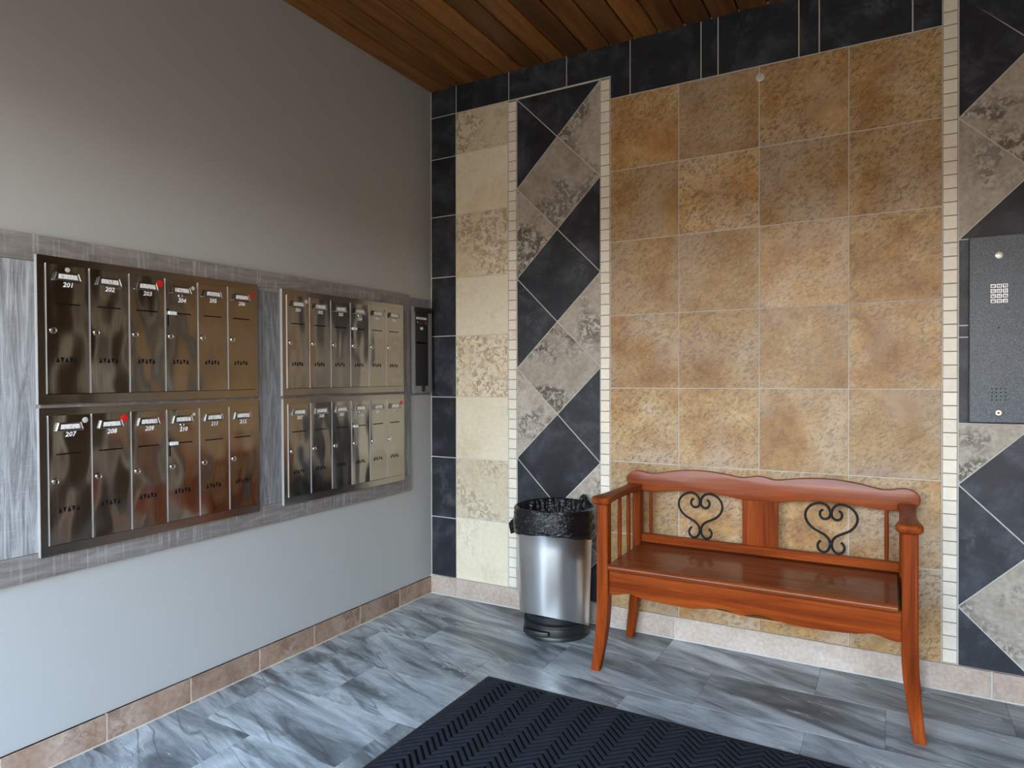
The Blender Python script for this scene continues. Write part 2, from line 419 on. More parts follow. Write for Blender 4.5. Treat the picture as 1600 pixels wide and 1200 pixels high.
# mosaic strips: one mesh, many tiles
bm = bmesh.new(); slab(bm, inset(rect(-0.0235, 0.0235, -0.0251, 0.0251), 0.0016), 0.006, -0.001, 0.0012, 'y')
mos = finish(bm, 'mosaic_tile', MAT['ivory_tile'])
for xc, zoff in ((0.5115, 0.0), (1.0125, 0.012), (2.3745, 0.004), (W - 0.5115, 0.0)):
    n = 49; z0 = 0.104
    link('grout_strip', finish(nbox(xc - 0.0232, xc + 0.0232, 0.0008, 0.0040, 0.104, 2.574), 'grout_strip', MAT['dark_grout']), wall_back)
    for i in range(n):
        link('mosaic_tile', mos, wall_back, (xc, 0, z0 + 0.0251 + i * 0.0503))
# diamond panel left
xl, xr, xc = 0.537, 0.988, 0.7625
step, half = 0.4525, 0.22625
zt = 2.574
V = [zt - i * step for i in range(6)]               # vertices on both edges
def clip_low(poly, z):
    out = []
    for i in range(len(poly)):
        a, b = poly[i - 1], poly[i]
        if (a[1] >= z) != (b[1] >= z):
            t = (z - a[1]) / (b[1] - a[1]); out.append((a[0] + t * (b[0] - a[0]), z))
        if b[1] >= z: out.append(b)
    return out
tile([(xl, V[0]), (xr, V[0]), (xc, V[0] - half)], 'slate_tile')
diamonds = ['grey_tile', 'slate_tile', 'grey_tile', 'slate_tile', 'grey_tile']
lefts = ['slate_tile', 'grey_tile', 'slate_tile', 'grey_tile', 'slate_tile', 'grey_tile']
rights = ['grey_tile', 'slate_tile', 'grey_tile', 'slate_tile', 'grey_tile', 'slate_tile']
for i in range(6):
    t, b = V[i], V[i] - step
    for poly, kind in (([(xl, t), (xc, t - half), (xl, b)], lefts[i]), ([(xr, t), (xr, b), (xc, t - half)], rights[i]),
                       ([(xc, t - half), (xr, b), (xc, b - half), (xl, b)], diamonds[i] if i < 5 else None)):
        if kind is None: continue
        q = clip_low(poly, ZB)
        if len(q) >= 3 and abs(area2(q)) > 0.002: tile(q, kind)
# diamond panel right (cut round the entry phone)
xl, xr = 2.400, 2.849; xc = (xl + xr) / 2
vt = 2.118; h2 = (xr - xl) / 2
top = 2.574
tile([(xl, top), (xr, top), (xc + 0.0, vt + h2 + 0.0)] if False else [(xl, top), (xl, vt), (xc, vt + h2)] if vt + h2 * 2 < top else [(xl, vt + 2 * h2), (xl, vt), (xc, vt + h2)], 'slate_tile')
tile([(xr, vt + 2 * h2), (xc, vt + h2), (xr, vt)], 'grey_tile')
tile([(xl, vt + 2 * h2), (xc, vt + h2), (xr, vt + 2 * h2)], 'slate_tile')
tile([(xl, vt), (xc, vt - h2), (xr, vt), (xc, vt + h2)], 'grey_tile')
tile([(xl, vt), (xl, 1.671), (xc, vt - h2)], 'grey_tile')
tile([(xr, vt), (xc, vt - h2), (xr, 1.671)], 'slate_tile')
tile([(xl, 1.671), (xr, 1.671), (xc, vt - h2)], 'slate_tile')
for a, b in ((1.355, 1.671), (1.312, 1.355), (0.995, 1.312)):
    rect_tile(xl, xc, a, b, 'slate_tile'); rect_tile(xc, xr, a, b, 'slate_tile')
vm = 0.769
tile([(xl, 0.995), (xl, vm), (xc, 0.993)], 'grey_tile'); tile([(xr, 0.995), (xc, 0.993), (xr, vm)], 'grey_tile')
tile([(xl, vm), (xc, vm - h2), (xr, vm), (xc, 0.993)], 'slate_tile')
vb = 0.318
tile([(xl, vm), (xl, vb), (xc, 0.5435)], 'slate_tile'); tile([(xr, vm), (xc, 0.5435), (xr, vb)], 'grey_tile')
tile(clip_low([(xl, vb), (xc, vb - h2), (xr, vb), (xc, 0.5435)], ZB), 'grey_tile')
tile(clip_low([(xl, vb), (xl, vb - 2 * h2), (xc, vb - h2)], ZB), 'slate_tile'); tile(clip_low([(xr, vb), (xc, vb - h2), (xr, vb - 2 * h2)], ZB), 'slate_tile')
# brown field
bx = [1.0375, 1.3610, 1.7010, 2.0380, 2.3500]
bz = [ZB, 0.4445, 0.778, 1.120, 1.457, 1.801, 2.132, 2.4725]
for x0, x1 in zip(bx[:-1], bx[1:]):
    for a, b in zip(bz[:-1], bz[1:]): rect_tile(x0, x1, a, b, 'brown_tile', gap=0.002)
# dark border under the ceiling
for x0, x1 in ((0.003, 0.167), (0.167, 0.490), (0.490, 0.813), (2.578, 2.90), (2.90, W - 0.167), (W - 0.167, W - 0.003)):
    rect_tile(x0, x1, 2.579, H + 0.006, 'slate_tile')
tile([(0.813, 2.579), (1.0375, 2.579), (1.0375, 2.4725), (1.135, 2.4725), (1.135, H + 0.006), (0.813, H + 0.006)], 'slate_tile')
for x0, x1 in ((1.135, 1.459), (1.459, 1.532), (1.532, 1.855), (1.855, 1.931), (1.931, 2.254)):
    rect_tile(x0, x1, 2.4725, H + 0.006, 'slate_tile')
tile([(2.254, 2.4725), (2.350, 2.4725), (2.350, 2.579), (2.578, 2.579), (2.578, H + 0.006), (2.254, H + 0.006)], 'slate_tile')

# left wall
struct(link('wall_left', finish(nbox(-0.14, 0.0, -D, 0.0, -0.02, H + 0.02), 'wall_left', MAT['paint'])), 'plain painted wall holding the mailboxes')
# right wall and the storefront frame of the open entrance (behind the camera)
struct(link('wall_right', finish(nbox(W, W + 0.14, -D, 0.0, -0.02, H + 0.02), 'wall_right', MAT['dark_wall'])), 'dark stained wall opposite the mailboxes')
bm = bmesh.new()
for x in (0.0, 1.13, 2.26, W - 0.06): box(bm, x, x + 0.06, -D - 0.05, -D + 0.05, 0, 2.72)
box(bm, 0, W, -D - 0.045, -D + 0.045, 2.08, 2.16)
box(bm, 0, W, -D - 0.02, -D + 0.02, 2.16, H + 0.01)
struct(link('wall_front', finish(bm, 'wall_front', MAT['dark_alu'])), 'dark metal storefront frame of the open entrance')

# ceiling with boards
ceil = struct(link('ceiling', finish(nbox(-0.14, W + 0.14, -D - 0.05, 0.14, H + 0.014, H + 0.10), 'ceiling', MAT['dark_gap'])), 'dark timber board ceiling')
bm = bmesh.new(); slab(bm, rect(-0.0550, 0.0550, -D, 0.0), H + 0.016, H, 0.005, 'z'); cb = finish(bm, 'ceiling_board', MAT['ceiling'])
bm = bmesh.new()
for i in range(30):
    x = 0.0565 + i * 0.1158
    if x + 0.0565 > W + 0.09: break
    link('board', cb, ceil, (x, 0, 0))

# floor with planks
floor = struct(link('floor', finish(nbox(-0.14, W + 0.14, -D - 0.2, 0.14, -0.10, -0.003), 'floor', MAT['dark_gap'])), 'grey stone-look plank floor')
rows = [0.0, -0.279, -0.577, -0.886, -1.188, -1.487]
while rows[-1] > -D: rows.append(rows[-1] - 0.30)
PL = {}
for r in range(len(rows) - 1):
    y1, y0 = rows[r], rows[r + 1]
    x = (0.141 if r % 2 == 0 else 0.370) - 0.60
    while x < W:
        x0, x1 = max(x, 0.0), min(x + 0.60, W)
        if x1 - x0 > 0.02:
            key = (round(x1 - x0, 3), round(y1 - y0, 3))
            if key not in PL:
                bm = bmesh.new(); w_, h_ = key
                slab(bm, inset(rect(-w_ / 2, w_ / 2, -h_ / 2, h_ / 2), 0.0004), -0.004, 0.0, 0.0007, 'z')
                PL[key] = finish(bm, 'plank', MAT['plank'])
            link('plank', PL[key], floor, ((x0 + x1) / 2, (y0 + y1) / 2, 0))
        x += 0.60
struct(link('wall_sky_blocker', finish(nbox(-14, 18, -16.5, -16.0, -0.2, 2.6), 'wall_sky_blocker', MAT['concrete'])), 'unseen wall added outside the entrance to block the low sky')  # made-up wall behind the camera, height set to cut off low skylight
struct(link('ground', finish(nbox(-40, 40, -60, -D - 0.2, -0.20, -0.02), 'ground', MAT['concrete'])), 'concrete paving outside the entrance')

# tiled baseboards
bb = struct(link('baseboard_back', finish(nbox(0.0, W, -0.0095, 0.0015, 0.0, 0.101), 'baseboard_back', MAT['grout'])), 'low pinkish tile skirting along the back wall')
js = [0.0, 0.177, 0.762, 1.346, 1.927, 2.502, 3.08, W]
for a, b in zip(js[:-1], js[1:]):
    bm = bmesh.new(); c = (a + b) / 2
    slab(bm, inset(rect(a - c, b - c, 0.003, 0.104), 0.0025), 0.0, -0.012, 0.002, 'y')
    link('tile', finish(bm, 'tile', MAT['pink_tile']), bb, (c, 0, 0))
bl = struct(link('baseboard_left', finish(nbox(-0.001, 0.0085, -D, -0.012, 0.0, 0.092), 'baseboard_left', MAT['cream_grout'])), 'low brown tile skirting along the mailbox wall')
js = [-0.012, -0.282, -0.572, -0.862, -1.151, -1.450, -1.745, -2.04, -2.33, -2.62, -2.91, -3.20, -D]
for a, b in zip(js[:-1], js[1:]):
    bm = bmesh.new(); c = (a + b) / 2
    slab(bm, inset(rect(b - c, a - c, 0.003, 0.0945), 0.0025), 0.0, 0.011, 0.002, 'x')
    link('tile', finish(bm, 'tile', MAT['tan_tile']), bl, (0, c, 0))

# ------------------------------------------------------------------ mailboxes on their weathered board surround
TH = 0.009; PIV = Vector((0, -1.0, 1.08))
def wall_root(name, label, cat, a, b, group=None):
    """Empty on the left wall, turned with the slightly crooked board surround; local y = along wall, z = up"""
    y, z = a + 1.0, b - 1.08
    o = thing(name, label, cat, (0, -1.0 + y * math.cos(TH) - z * math.sin(TH), 1.08 + y * math.sin(TH) + z * math.cos(TH)), group)
    o.rotation_euler = (TH, 0, 0); return o

sur = wall_root('board_surround', 'grey weathered wooden board surround around the mailboxes on the left wall', 'wood panel', -1.0, 1.08)
def wboard(a0, a1, b0, b1, mat, x1=0.018, x0=0.0005):
    bm = bmesh.new(); ca, cb_ = (a0 + a1) / 2, (b0 + b1) / 2
    slab(bm, inset(rect(a0 - ca, a1 - ca, b0 - cb_, b1 - cb_), 0.0004), x0, x1, 0.0015, 'x')
    link('board', finish(bm, 'board', MAT[mat]), sur, (0, ca + 1.0, cb_ - 1.08))
wboard(-2.11, -0.201, 1.511, 1.590, 'barn_y'); wboard(-2.11, -0.201, 0.581, 0.660, 'barn_y')
wboard(-2.11, -1.935, 0.660, 1.511, 'barn_z'); wboard(-1.180, -1.037, 0.660, 1.511, 'barn_m'); wboard(-0.284, -0.201, 0.660, 1.511, 'barn_m')
wboard(-1.935, -1.180, 1.064, 1.110, 'barn_y', 0.0175); wboard(-1.037, -0.284, 1.064, 1.110, 'barn_y', 0.0175)
wboard(-0.201, -0.018, 1.072, 1.581, 'barn_m', 0.010)

UW, UH = 0.778, 0.4375
bm = bmesh.new()                                                     # steel frame round six doors
fo = rect(0, UW, 0, UH); CX, CY, CW, CH = 0.0205, 0.0285, 0.1237, 0.3795
for a0, a1, b0, b1 in ((0, CX, 0, UH), (UW - 0.0155, UW, 0, UH), (CX, UW - 0.0155, 0, CY), (CX, UW - 0.0155, CY + CH, UH)):
    box(bm, 0.0185, 0.030, a0, a1, b0, b1)
bmesh.ops.remove_doubles(bm, verts=bm.verts[:], dist=1e-6)
FRAME = finish(bm, 'frame', MAT['frame_steel'])
BACK = finish(nbox(0.0182, 0.0205, 0.004, UW - 0.004, 0.004, UH - 0.004), 'back_panel', MAT['dark_gap'])
def door_mesh():
    bm = bmesh.new()
    slab(bm, rect(0.0022, CW - 0.0008, 0.0015, CH + 0.0065), 0.0215, 0.0315, 0.0006, 'x')
    return finish(bm, 'mailbox_door', MAT['door_steel'])
DOOR = door_mesh()
EDGE = finish(nbox(0.0215, 0.0336, 0.0018, 0.0031, 0.0018, CH + 0.0068), 'door_edge', MAT['edge_steel'])
FEDGE = finish(nbox(0.0185, 0.0312, -0.0010, 0.0004, 0.0004, UH - 0.0004), 'frame_edge', MAT['edge_steel'])
def holder_mesh():
    """bent-metal name holder: trapezoid tray standing proud of the door"""
    bm = bmesh.new()
    slab(bm, [(0.022, 0.340), (0.099, 0.340), (0.092, 0.364), (0.029, 0.364)], 0.0315, 0.0375, 0.0022, 'x')
    tube(bm, [(0.0378, 0.0225, 0.3405), (0.0378, 0.0985, 0.3405)], 0.0022, 6)
    tube(bm, [(0.0376, 0.0225, 0.3405), (0.0372, 0.0295, 0.3635)], 0.0022, 6)
    tube(bm, [(0.0376, 0.0985, 0.3405), (0.0372, 0.0915, 0.3635)], 0.0018, 6)
    return finish(bm, 'name_holder', MAT['holder_steel'], 40)
HOLD = holder_mesh()
bm = bmesh.new(); slab(bm, [(0.034, 0.3445), (0.089, 0.3445), (0.087, 0.3585), (0.036, 0.3585)], 0.0370, 0.0382, 0, 'x'); CARD = finish(bm, 'name_card', MAT['name_card'])
def slot_mesh(a0, a1): return finish(nbox(0.0310, 0.0317, a0, a1, 0.2680, 0.2722), 'mail_slot', MAT['dark_gap'])
SLOT = slot_mesh(0.025, 0.098); SLOT2 = slot_mesh(0.046, 0.098)
bm = bmesh.new()
for i in range(5):
    a = 0.0335 + i * 0.0125; w = 0.0052
    t = [(a - w, 0.0955), (a + w, 0.0955), (a + 0.0008, 0.1105), (a - 0.0008, 0.1105)] if i % 2 == 0 else [(a - 0.0008, 0.0955), (a + 0.0008, 0.0955), (a + w, 0.1105), (a - w, 0.1105)]
    slab(bm, t, 0.0310, 0.0317, 0, 'x')
VENT = finish(bm, 'vent', MAT['dark_gap'])
def lock_mesh(a, b, r):
    bm = bmesh.new(); lathe(bm, [(r, 0.0312), (r, 0.0335), (r * 0.85, 0.0358), (r * 0.62, 0.0362), (r * 0.58, 0.0350), (r * 0.3, 0.0348)], 18, (0, a, b), 'x')
    me = finish(bm, 'lock', MAT['chrome'], 40); me.materials.append(MAT['dark_gap'])
    b2 = bmesh.new(); b2.from_mesh(me); n = len(b2.faces)
    box(b2, 0.0347, 0.0354, a - 0.0012, a + 0.0012, b - r * 0.45, b + r * 0.45)
    b2.faces.ensure_lookup_table()
    for f in list(b2.faces)[n:]: f.material_index = 1
    b2.to_mesh(me); b2.free(); return me
LOCK = lock_mesh(0.0215, 0.190, 0.0105); LOCK2 = lock_mesh(0.0585, 0.3325, 0.0085)
SLID = finish(nbox(0.0310, 0.0317, 0.0100, 0.0150, 0.226, 0.286), 'slide_slot', MAT['dark_gap'])
TAB = finish(nbox(0.0316, 0.0400, 0.0110, 0.0400, 0.2640, 0.2755, bevel=0.001), 'slide_tab', MAT['tab_white'])
def sticker(r, mat, nm='sticker'):
    bm = bmesh.new(); lathe(bm, [(r, 0.0), (r, 0.0008), (r * 0.92, 0.0012), (r * 0.5, 0.0013)], 18, (0, 0, 0), 'x'); return finish(bm, nm, MAT[mat], 40)
ST = {'red': sticker(0.0118, 'red_sticker'), 'smallred': sticker(0.0045, 'red_sticker'), 'midred': sticker(0.0095, 'red_sticker'),
      'beige': sticker(0.0072, 'beige_sticker'), 'grey': sticker(0.0088, 'grey_sticker'), 'smallbeige': sticker(0.0055, 'beige_sticker')}
TXT = Matrix(((0, 0, 1, 0), (1, 0, 0, 0), (0, 1, 0, 0), (0, 0, 0, 1)))
def number_mesh(s):
    me = text_mesh(s, 0.0200, 0.18, 0.00055); me.transform(TXT); me.materials.append(MAT['white_print']); return me
MARK = {'201': [('beige', 0.063, 0.373)], '203': [('red', 0.108, 0.366)], '204': [('beige', 0.107, 0.364)], '206': [('midred', 0.112, 0.364)],
        '207': [('grey', 0.107, 0.368)], '208': [('red', 0.104, 0.366)], '210': [('smallbeige', 0.105, 0.366)], '301': [('grey', 0.108, 0.366)],
        '305': [('smallred', 0.116, 0.368)], '312': [('midred', 0.114, 0.366)]}
ARROW = {'204', '210', '304', '310'}
def bank(a, b, first, label):
    root = wall_root('mailbox_bank', label, 'mailbox', a, b, 'steel mailbox banks on the left wall')
    link('frame', FRAME, root); link('back_panel', BACK, root); link('frame_edge', FEDGE, root)
    for i in range(6):
        s = str(first + i)
        d = link('mailbox_door', DOOR, root, (0, CX + i * CW, CY))
        d['label'] = 'brushed steel mailbox door numbered ' + s + (' with a white slide tab' if s in ARROW else '') + (' and a round sticker' if s in MARK else '')
        link('name_holder', HOLD, d); link('name_card', CARD, d); link('door_edge', EDGE, d)
        link('mail_slot', SLOT2 if s in ARROW else SLOT, d); link('vent', VENT, d); link('lock', LOCK, d)
        link('number', number_mesh(s), d, (0.0318, 0.064, 0.316 if s in ARROW else 0.3275))
        if s in ARROW:
            link('lock', LOCK2, d); link('slide_slot', SLID, d); link('slide_tab', TAB, d)
        for k, u, v in MARK.get(s, ()): link('sticker', ST[k], d, (0.0315 if k in ('smallred',) else 0.0318, u, v))
    return root
bank(-1.9475, 1.0935, 201, 'upper left bank of six steel mailboxes, doors 201 to 206')
bank(-1.9465, 0.6450, 207, 'lower left bank of six steel mailboxes, doors 207 to 212')
bank(-1.0490, 1.0930, 301, 'upper right bank of six steel mailboxes, doors 301 to 306')
bank(-1.0470, 0.6440, 307, 'lower right bank of six steel mailboxes, doors 307 to 312')

# single dark mailbox in the corner
r = wall_root('single_mailbox', 'single narrow black-fronted mailbox in the corner by the dark tiles', 'mailbox', -0.186, 1.083)
bm = bmesh.new(); w, h = 0.156, 0.452
for a0, a1, b0, b1 in ((0, 0.012, 0, h), (w - 0.030, w, 0, h), (0.012, w - 0.030, 0, 0.036), (0.012, w - 0.030, h - 0.02, h)):
    box(bm, 0.0105, 0.030, a0, a1, b0, b1)
link('frame', finish(bm, 'frame', plain('grey_aluminium', (0.30, 0.30, 0.30), 0.5, 0.5)), r)
link('lid', finish(nbox(0.026, 0.040, 0.006, w - 0.012, h - 0.030, h - 0.004, bevel=0.002), 'lid', MAT['black_door']), r)
d = link('mailbox_door', finish(nbox(0.0110, 0.0305, 0.0145, w - 0.0345, 0.038, h - 0.022, bevel=0.0008), 'mailbox_door', MAT['black_door']), r)
link('name_card', finish(nbox(0.0305, 0.0312, 0.020, 0.109, 0.386, 0.398), 'name_card', MAT['name_card']), d)
bm = bmesh.new(); tube(bm, [(0.032, 0.026, 0.376), (0.033, 0.030, 0.366), (0.033, 0.100, 0.366), (0.032, 0.104, 0.374)], 0.002, 6)
link('name_holder', finish(bm, 'name_holder', MAT['chrome'], 40), d)
link('number', finish(nbox(0.0305, 0.0312, 0.054, 0.078, 0.332, 0.346), 'number', MAT['white_print']), d)
link('mail_slot', finish(nbox(0.0305, 0.0312, 0.022, 0.108, 0.258, 0.268), 'mail_slot', MAT['dark_gap']), d)
bm = bmesh.new(); lathe(bm, [(0.0085, 0.0303), (0.0085, 0.033), (0.006, 0.0345)], 14, (0, 0.030, 0.195), 'x'); link('lock', finish(bm, 'lock', MAT['black_plastic'], 40), d)
bm = bmesh.new(); lathe(bm, [(0.008, 0.0), (0.008, 0.001)], 14, (0.0305, 0.103, 0.368), 'x'); link('sticker', finish(bm, 'sticker', MAT['red_sticker']), d)
link('latch', finish(nbox(0.029, 0.036, 0.062, 0.088, 0.006, 0.040, bevel=0.002), 'latch', MAT['black_plastic']), r, )

# ------------------------------------------------------------------ entry phone and wall button
ph = thing('entry_phone', 'tall grey hammered-metal entry phone panel on the dark tiles at right', 'intercom', (2.59, 0.0, 1.0))
bm = bmesh.new(); slab(bm, rect(2.431, 2.749, 1.001, 1.671), 0.0, -0.030, 0.003, 'y'); part('faceplate', bm, MAT['hammered'], ph)
TXY = Matrix(((1, 0, 0, 0), (0, 0, -1, 0), (0, 1, 0, 0), (0, 0, 0, 1)))
bm = bmesh.new(); slab(bm, rect(2.4915, 2.5455, 1.4275, 1.4975), -0.0295, -0.0303, 0, 'y'); part('keypad_plate', bm, plain('keypad_plate', (0.10, 0.105, 0.12), 0.5), ph)
KEY = finish(nbox(-0.0080, 0.0080, -0.004, 0.0, -0.0073, 0.0073, bevel=0.0012), 'key', plain('key_metal', (0.62, 0.62, 0.66), 0.35, 0.7))
KIN = finish(nbox(-0.0052, 0.0052, -0.0046, -0.0038, -0.0048, 0.0046), 'key_face', plain('key_face', (0.10, 0.10, 0.12), 0.4))
for i, ch in enumerate('123456789*0#'):
    q, w_ = i % 3, i // 3
    k = link('key', KEY, ph, (2.5010 + q * 0.0178 - 2.59, -0.0302, 1.4895 - w_ * 0.0180 - 1.0))
    link('key_face', KIN, k)
    me = text_mesh(ch, 0.0105, 0, 0.0003); me.transform(TXY); me.materials.append(MAT['white_print']); link('digit', me, k, (0, -0.0048, 0))
bm = bmesh.new(); lathe(bm, [(0.0135, 0.0295), (0.0135, 0.032), (0.012, 0.0350), (0.006, 0.0368)], 20, (2.5185, 0, 1.5985), 'y'); part('lens_button', bm, plain('lens_button', (0.70, 0.68, 0.66), 0.3, 0.3), ph, 40)
bm = bmesh.new(); lathe(bm, [(0.0025, 0.0296), (0.0025, 0.0304)], 8, (2.5180, 0, 1.341), 'y'); part('microphone_hole', bm, MAT['dark_gap'], ph)
bm = bmesh.new(); lathe(bm, [(0.0023, 0.0), (0.0023, 0.0008)], 8, (0, 0, 0), 'y'); HOLE = finish(bm, 'speaker_hole', MAT['dark_gap'])
for i in range(4):
    for j in range(4): link('speaker_hole', HOLE, ph, (2.4985 + i * 0.0131 - 2.59, -0.0296, 1.1235 - j * 0.0135 - 1.0))
bm = bmesh.new(); lathe(bm, [(0.0105, 0.0295), (0.0105, 0.0325), (0.009, 0.0345), (0.0055, 0.0345), (0.005, 0.0335)], 18, (2.5175, 0, 1.0375), 'y'); lk = part('lock', bm, MAT['chrome'], ph, 40)
bm = bmesh.new(); lathe(bm, [(0.0035, 0.0330), (0.0035, 0.0352)], 10, (2.5175, 0, 1.0375), 'y'); part('keyhole', bm, MAT['dark_gap'], lk, off=ph.location)
t = thing('wall_button', 'small round white button high on the brown tiles', 'button', (1.706, 0, 2.423))
bm = bmesh.new(); lathe(bm, [(0.017, 0.0), (0.017, 0.004), (0.014, 0.0065)], 22, (1.706, 0, 2.423), 'y'); part('rim', bm, plain('button_white', (0.66, 0.62, 0.56), 0.4), t, 40)
bm = bmesh.new(); lathe(bm, [(0.0105, 0.006), (0.0105, 0.0078), (0.008, 0.0088)], 18, (1.706, 0, 2.423), 'y'); part('centre', bm, plain('button_centre', (0.52, 0.48, 0.43), 0.4), t, 40)

# ------------------------------------------------------------------ bench
XC = 1.713
be = thing('bench', 'reddish glossy wooden bench with iron heart scrolls against the brown tiles', 'bench', (XC, -0.27, 0))
def sweep(bm, secs, bev=0.004):
    """square-section limb through (x, y, z, half width x, half depth y) stations, corners chamfered"""
    rings = []
    for x, y, z, hx, hy in secs:
        c = min(bev, hx * 0.4)
        pts = [(-hx + c, -hy), (hx - c, -hy), (hx, -hy + c), (hx, hy - c), (hx - c, hy), (-hx + c, hy), (-hx, hy - c), (-hx, -hy + c)]
        rings.append([bm.verts.new((x + p[0], y + p[1], z)) for p in pts])
    for a, b in zip(rings[:-1], rings[1:]):
        for k in range(8): bm.faces.new((a[k], a[(k + 1) % 8], b[(k + 1) % 8], b[k]))
    bm.faces.new(rings[0][::-1]); bm.faces.new(rings[-1])
for s in (-1, 1):
    st = [(0.0, 0.5535, -0.467, 0.0175, 0.018), (0.05, 0.546, -0.462, 0.0195, 0.0195), (0.12, 0.537, -0.456, 0.0215, 0.021), (0.19, 0.530, -0.452, 0.0235, 0.0225),
          (0.25, 0.5265, -0.4515, 0.0245, 0.023), (0.31, 0.526, -0.4525, 0.0238, 0.023), (0.45, 0.526, -0.4535, 0.0230, 0.0225), (0.667, 0.526, -0.4535, 0.0228, 0.0225)]
    bm = bmesh.new(); sweep(bm, [(XC + s * x, y, z, hx, hy) for z, x, y, hx, hy in st]); part('leg', bm, MAT['bench_z'], be, 40)
    st = [(0.0, 0.5545, -0.064, 0.0165, 0.020), (0.10, 0.5415, -0.064, 0.0190, 0.0215), (0.20, 0.5290, -0.0655, 0.0200, 0.0225), (0.28, 0.5205, -0.067, 0.0200, 0.0225),
          (0.40, 0.5170, -0.067, 0.0190, 0.0225), (0.667, 0.5170, -0.067, 0.0185, 0.0225)]
    bm = bmesh.new(); sweep(bm, [(XC + s * x, y, z, hx, hy) for z, x, y, hx, hy in st]); part('leg', bm, MAT['bench_z'], be, 40)
    # armrest, waisted between a broad rounded front and the post
    half_o = [(-0.510, 0.024), (-0.503, 0.033), (-0.490, 0.0385), (-0.470, 0.0375), (-0.40, 0.0285), (-0.30, 0.0235), (-0.20, 0.0240), (-0.12, 0.0285), (-0.084, 0.031)]
    xo = XC + s * 0.524
    pts = [(xo + h, y) for y, h in half_o] + [(xo - h, y) for y, h in half_o[::-1]]
    bm = bmesh.new(); slab(bm, pts, 0.667, 0.696, 0.007, 'z', True); part('armrest', bm, MAT['bench_y'], be, 50)
    for y in (-0.282, -0.172):
        bm = bmesh.new(); tube(bm, [(xo, y, 0.402 + k * 0.0265 + 0.001) for k in range(11)], 0.008, 10, radii=[0.0078 + 0.0016 * math.sin(math.pi * k / 10) for k in range(11)]); part('arm_spindle', bm, MAT['bench_z'], be, 50)
    x = XC + s * 0.4575
    bm = bmesh.new(); tube(bm, [(x, -0.0645, 0.470 + k * 0.0202) for k in range(11)], 0.007, 10, radii=[0.0066 + 0.0012 * math.sin(math.pi * k / 10) for k in range(11)]); part('back_spindle', bm, MAT['bench_z'], be, 50)
    part('side_rail', nbox(XC + s * 0.521 - 0.011, XC + s * 0.521 + 0.011, -0.431, -0.090, 0.305, 0.404, bevel=0.002), MAT['bench_y'], be)
# seat with a rounded nose
prof = [(-0.484, 0.4065), (-0.489, 0.412), (-0.4905, 0.419), (-0.488, 0.4255), (-0.482, 0.4295), (-0.474, 0.4305), (-0.046, 0.4305), (-0.046, 0.4065)]
bm = bmesh.new(); slab(bm, prof, XC - 0.497, XC + 0.492, 0.0, 'x'); part('seat', bm, MAT['bench_seat'], be, 50)
# front apron, scalloped lower edge
half_p = [(0.5025, 0.3055), (0.488, 0.3040), (0.466, 0.3075), (0.442, 0.3150), (0.421, 0.3178), (0.398, 0.3145), (0.372, 0.3090), (0.330, 0.3050), (0.27, 0.3020), (0.21, 0.3010), (0.165, 0.3025), (0.125, 0.3085), (0.085, 0.3165), (0.060, 0.3180), (0.035, 0.3140), (0.012, 0.3080), (0.0, 0.3070)]
low = [(XC - u, v) for u, v in half_p] + [(XC + u, v) for u, v in half_p[::-1][1:]]
bm = bmesh.new(); slab(bm, low + [(XC + 0.5025, 0.4055), (XC - 0.5025, 0.4055)], -0.436, -0.458, 0.0015, 'y'); part('front_apron', bm, MAT['bench_x'], be)
part('back_apron', nbox(XC - 0.495, XC + 0.495, -0.080, -0.060, 0.305, 0.405, bevel=0.002), MAT['bench_x'], be)
sag = [(XC - 0.49 + 0.98 * k / 20, 0.290 + 0.032 * min(1.0, abs(XC - 0.49 + 0.98 * k / 20 - 1.79) / 0.34) ** 2) for k in range(21)]
bm = bmesh.new(); slab(bm, sag + [(u, v + 0.004) for u, v in sag[::-1]], -0.092, -0.422, 0, 'y')
part('box_bottom', bm, MAT['raw_wood'], be, label='thin pale sagging board closing the seat box')
# crest rail
half_t = [(0.0, 0.7625), (0.030, 0.7575), (0.060, 0.7515), (0.090, 0.7535), (0.130, 0.7600), (0.190, 0.7665), (0.250, 0.7690), (0.310, 0.7660), (0.370, 0.7575), (0.415, 0.7475), (0.447, 0.7425), (0.475, 0.7445), (0.500, 0.7500), (0.525, 0.7505), (0.548, 0.7420), (0.563, 0.7260), (0.567, 0.7080), (0.562, 0.6930)]
half_b = [(0.545, 0.6800), (0.515, 0.6680), (0.470, 0.6650), (0.425, 0.6655), (0.380, 0.6715), (0.320, 0.6770), (0.250, 0.6790), (0.180, 0.6755), (0.120, 0.6680), (0.068, 0.6605), (0.0, 0.6600)]
right = [tuple(v) for v in catmull(half_t, 4)] + [tuple(v) for v in catmull(half_b, 4)]
out = [(XC + u, v) for u, v in right] + [(XC - u, v) for u, v in right[::-1] if u > 1e-6]
bm = bmesh.new(); slab(bm, out, -0.052, -0.078, 0.003, 'y', True); part('crest_rail', bm, MAT['bench_crest'], be, 50)
part('lower_rail', nbox(XC - 0.4985, XC + 0.4985, -0.077, -0.054, 0.436, 0.4725, bevel=0.002), MAT['bench_x'], be)
part('splat', nbox(XC - 0.066, XC + 0.072, -0.074, -0.056, 0.4725, 0.662, bevel=0.002), MAT['bench_z'], be)
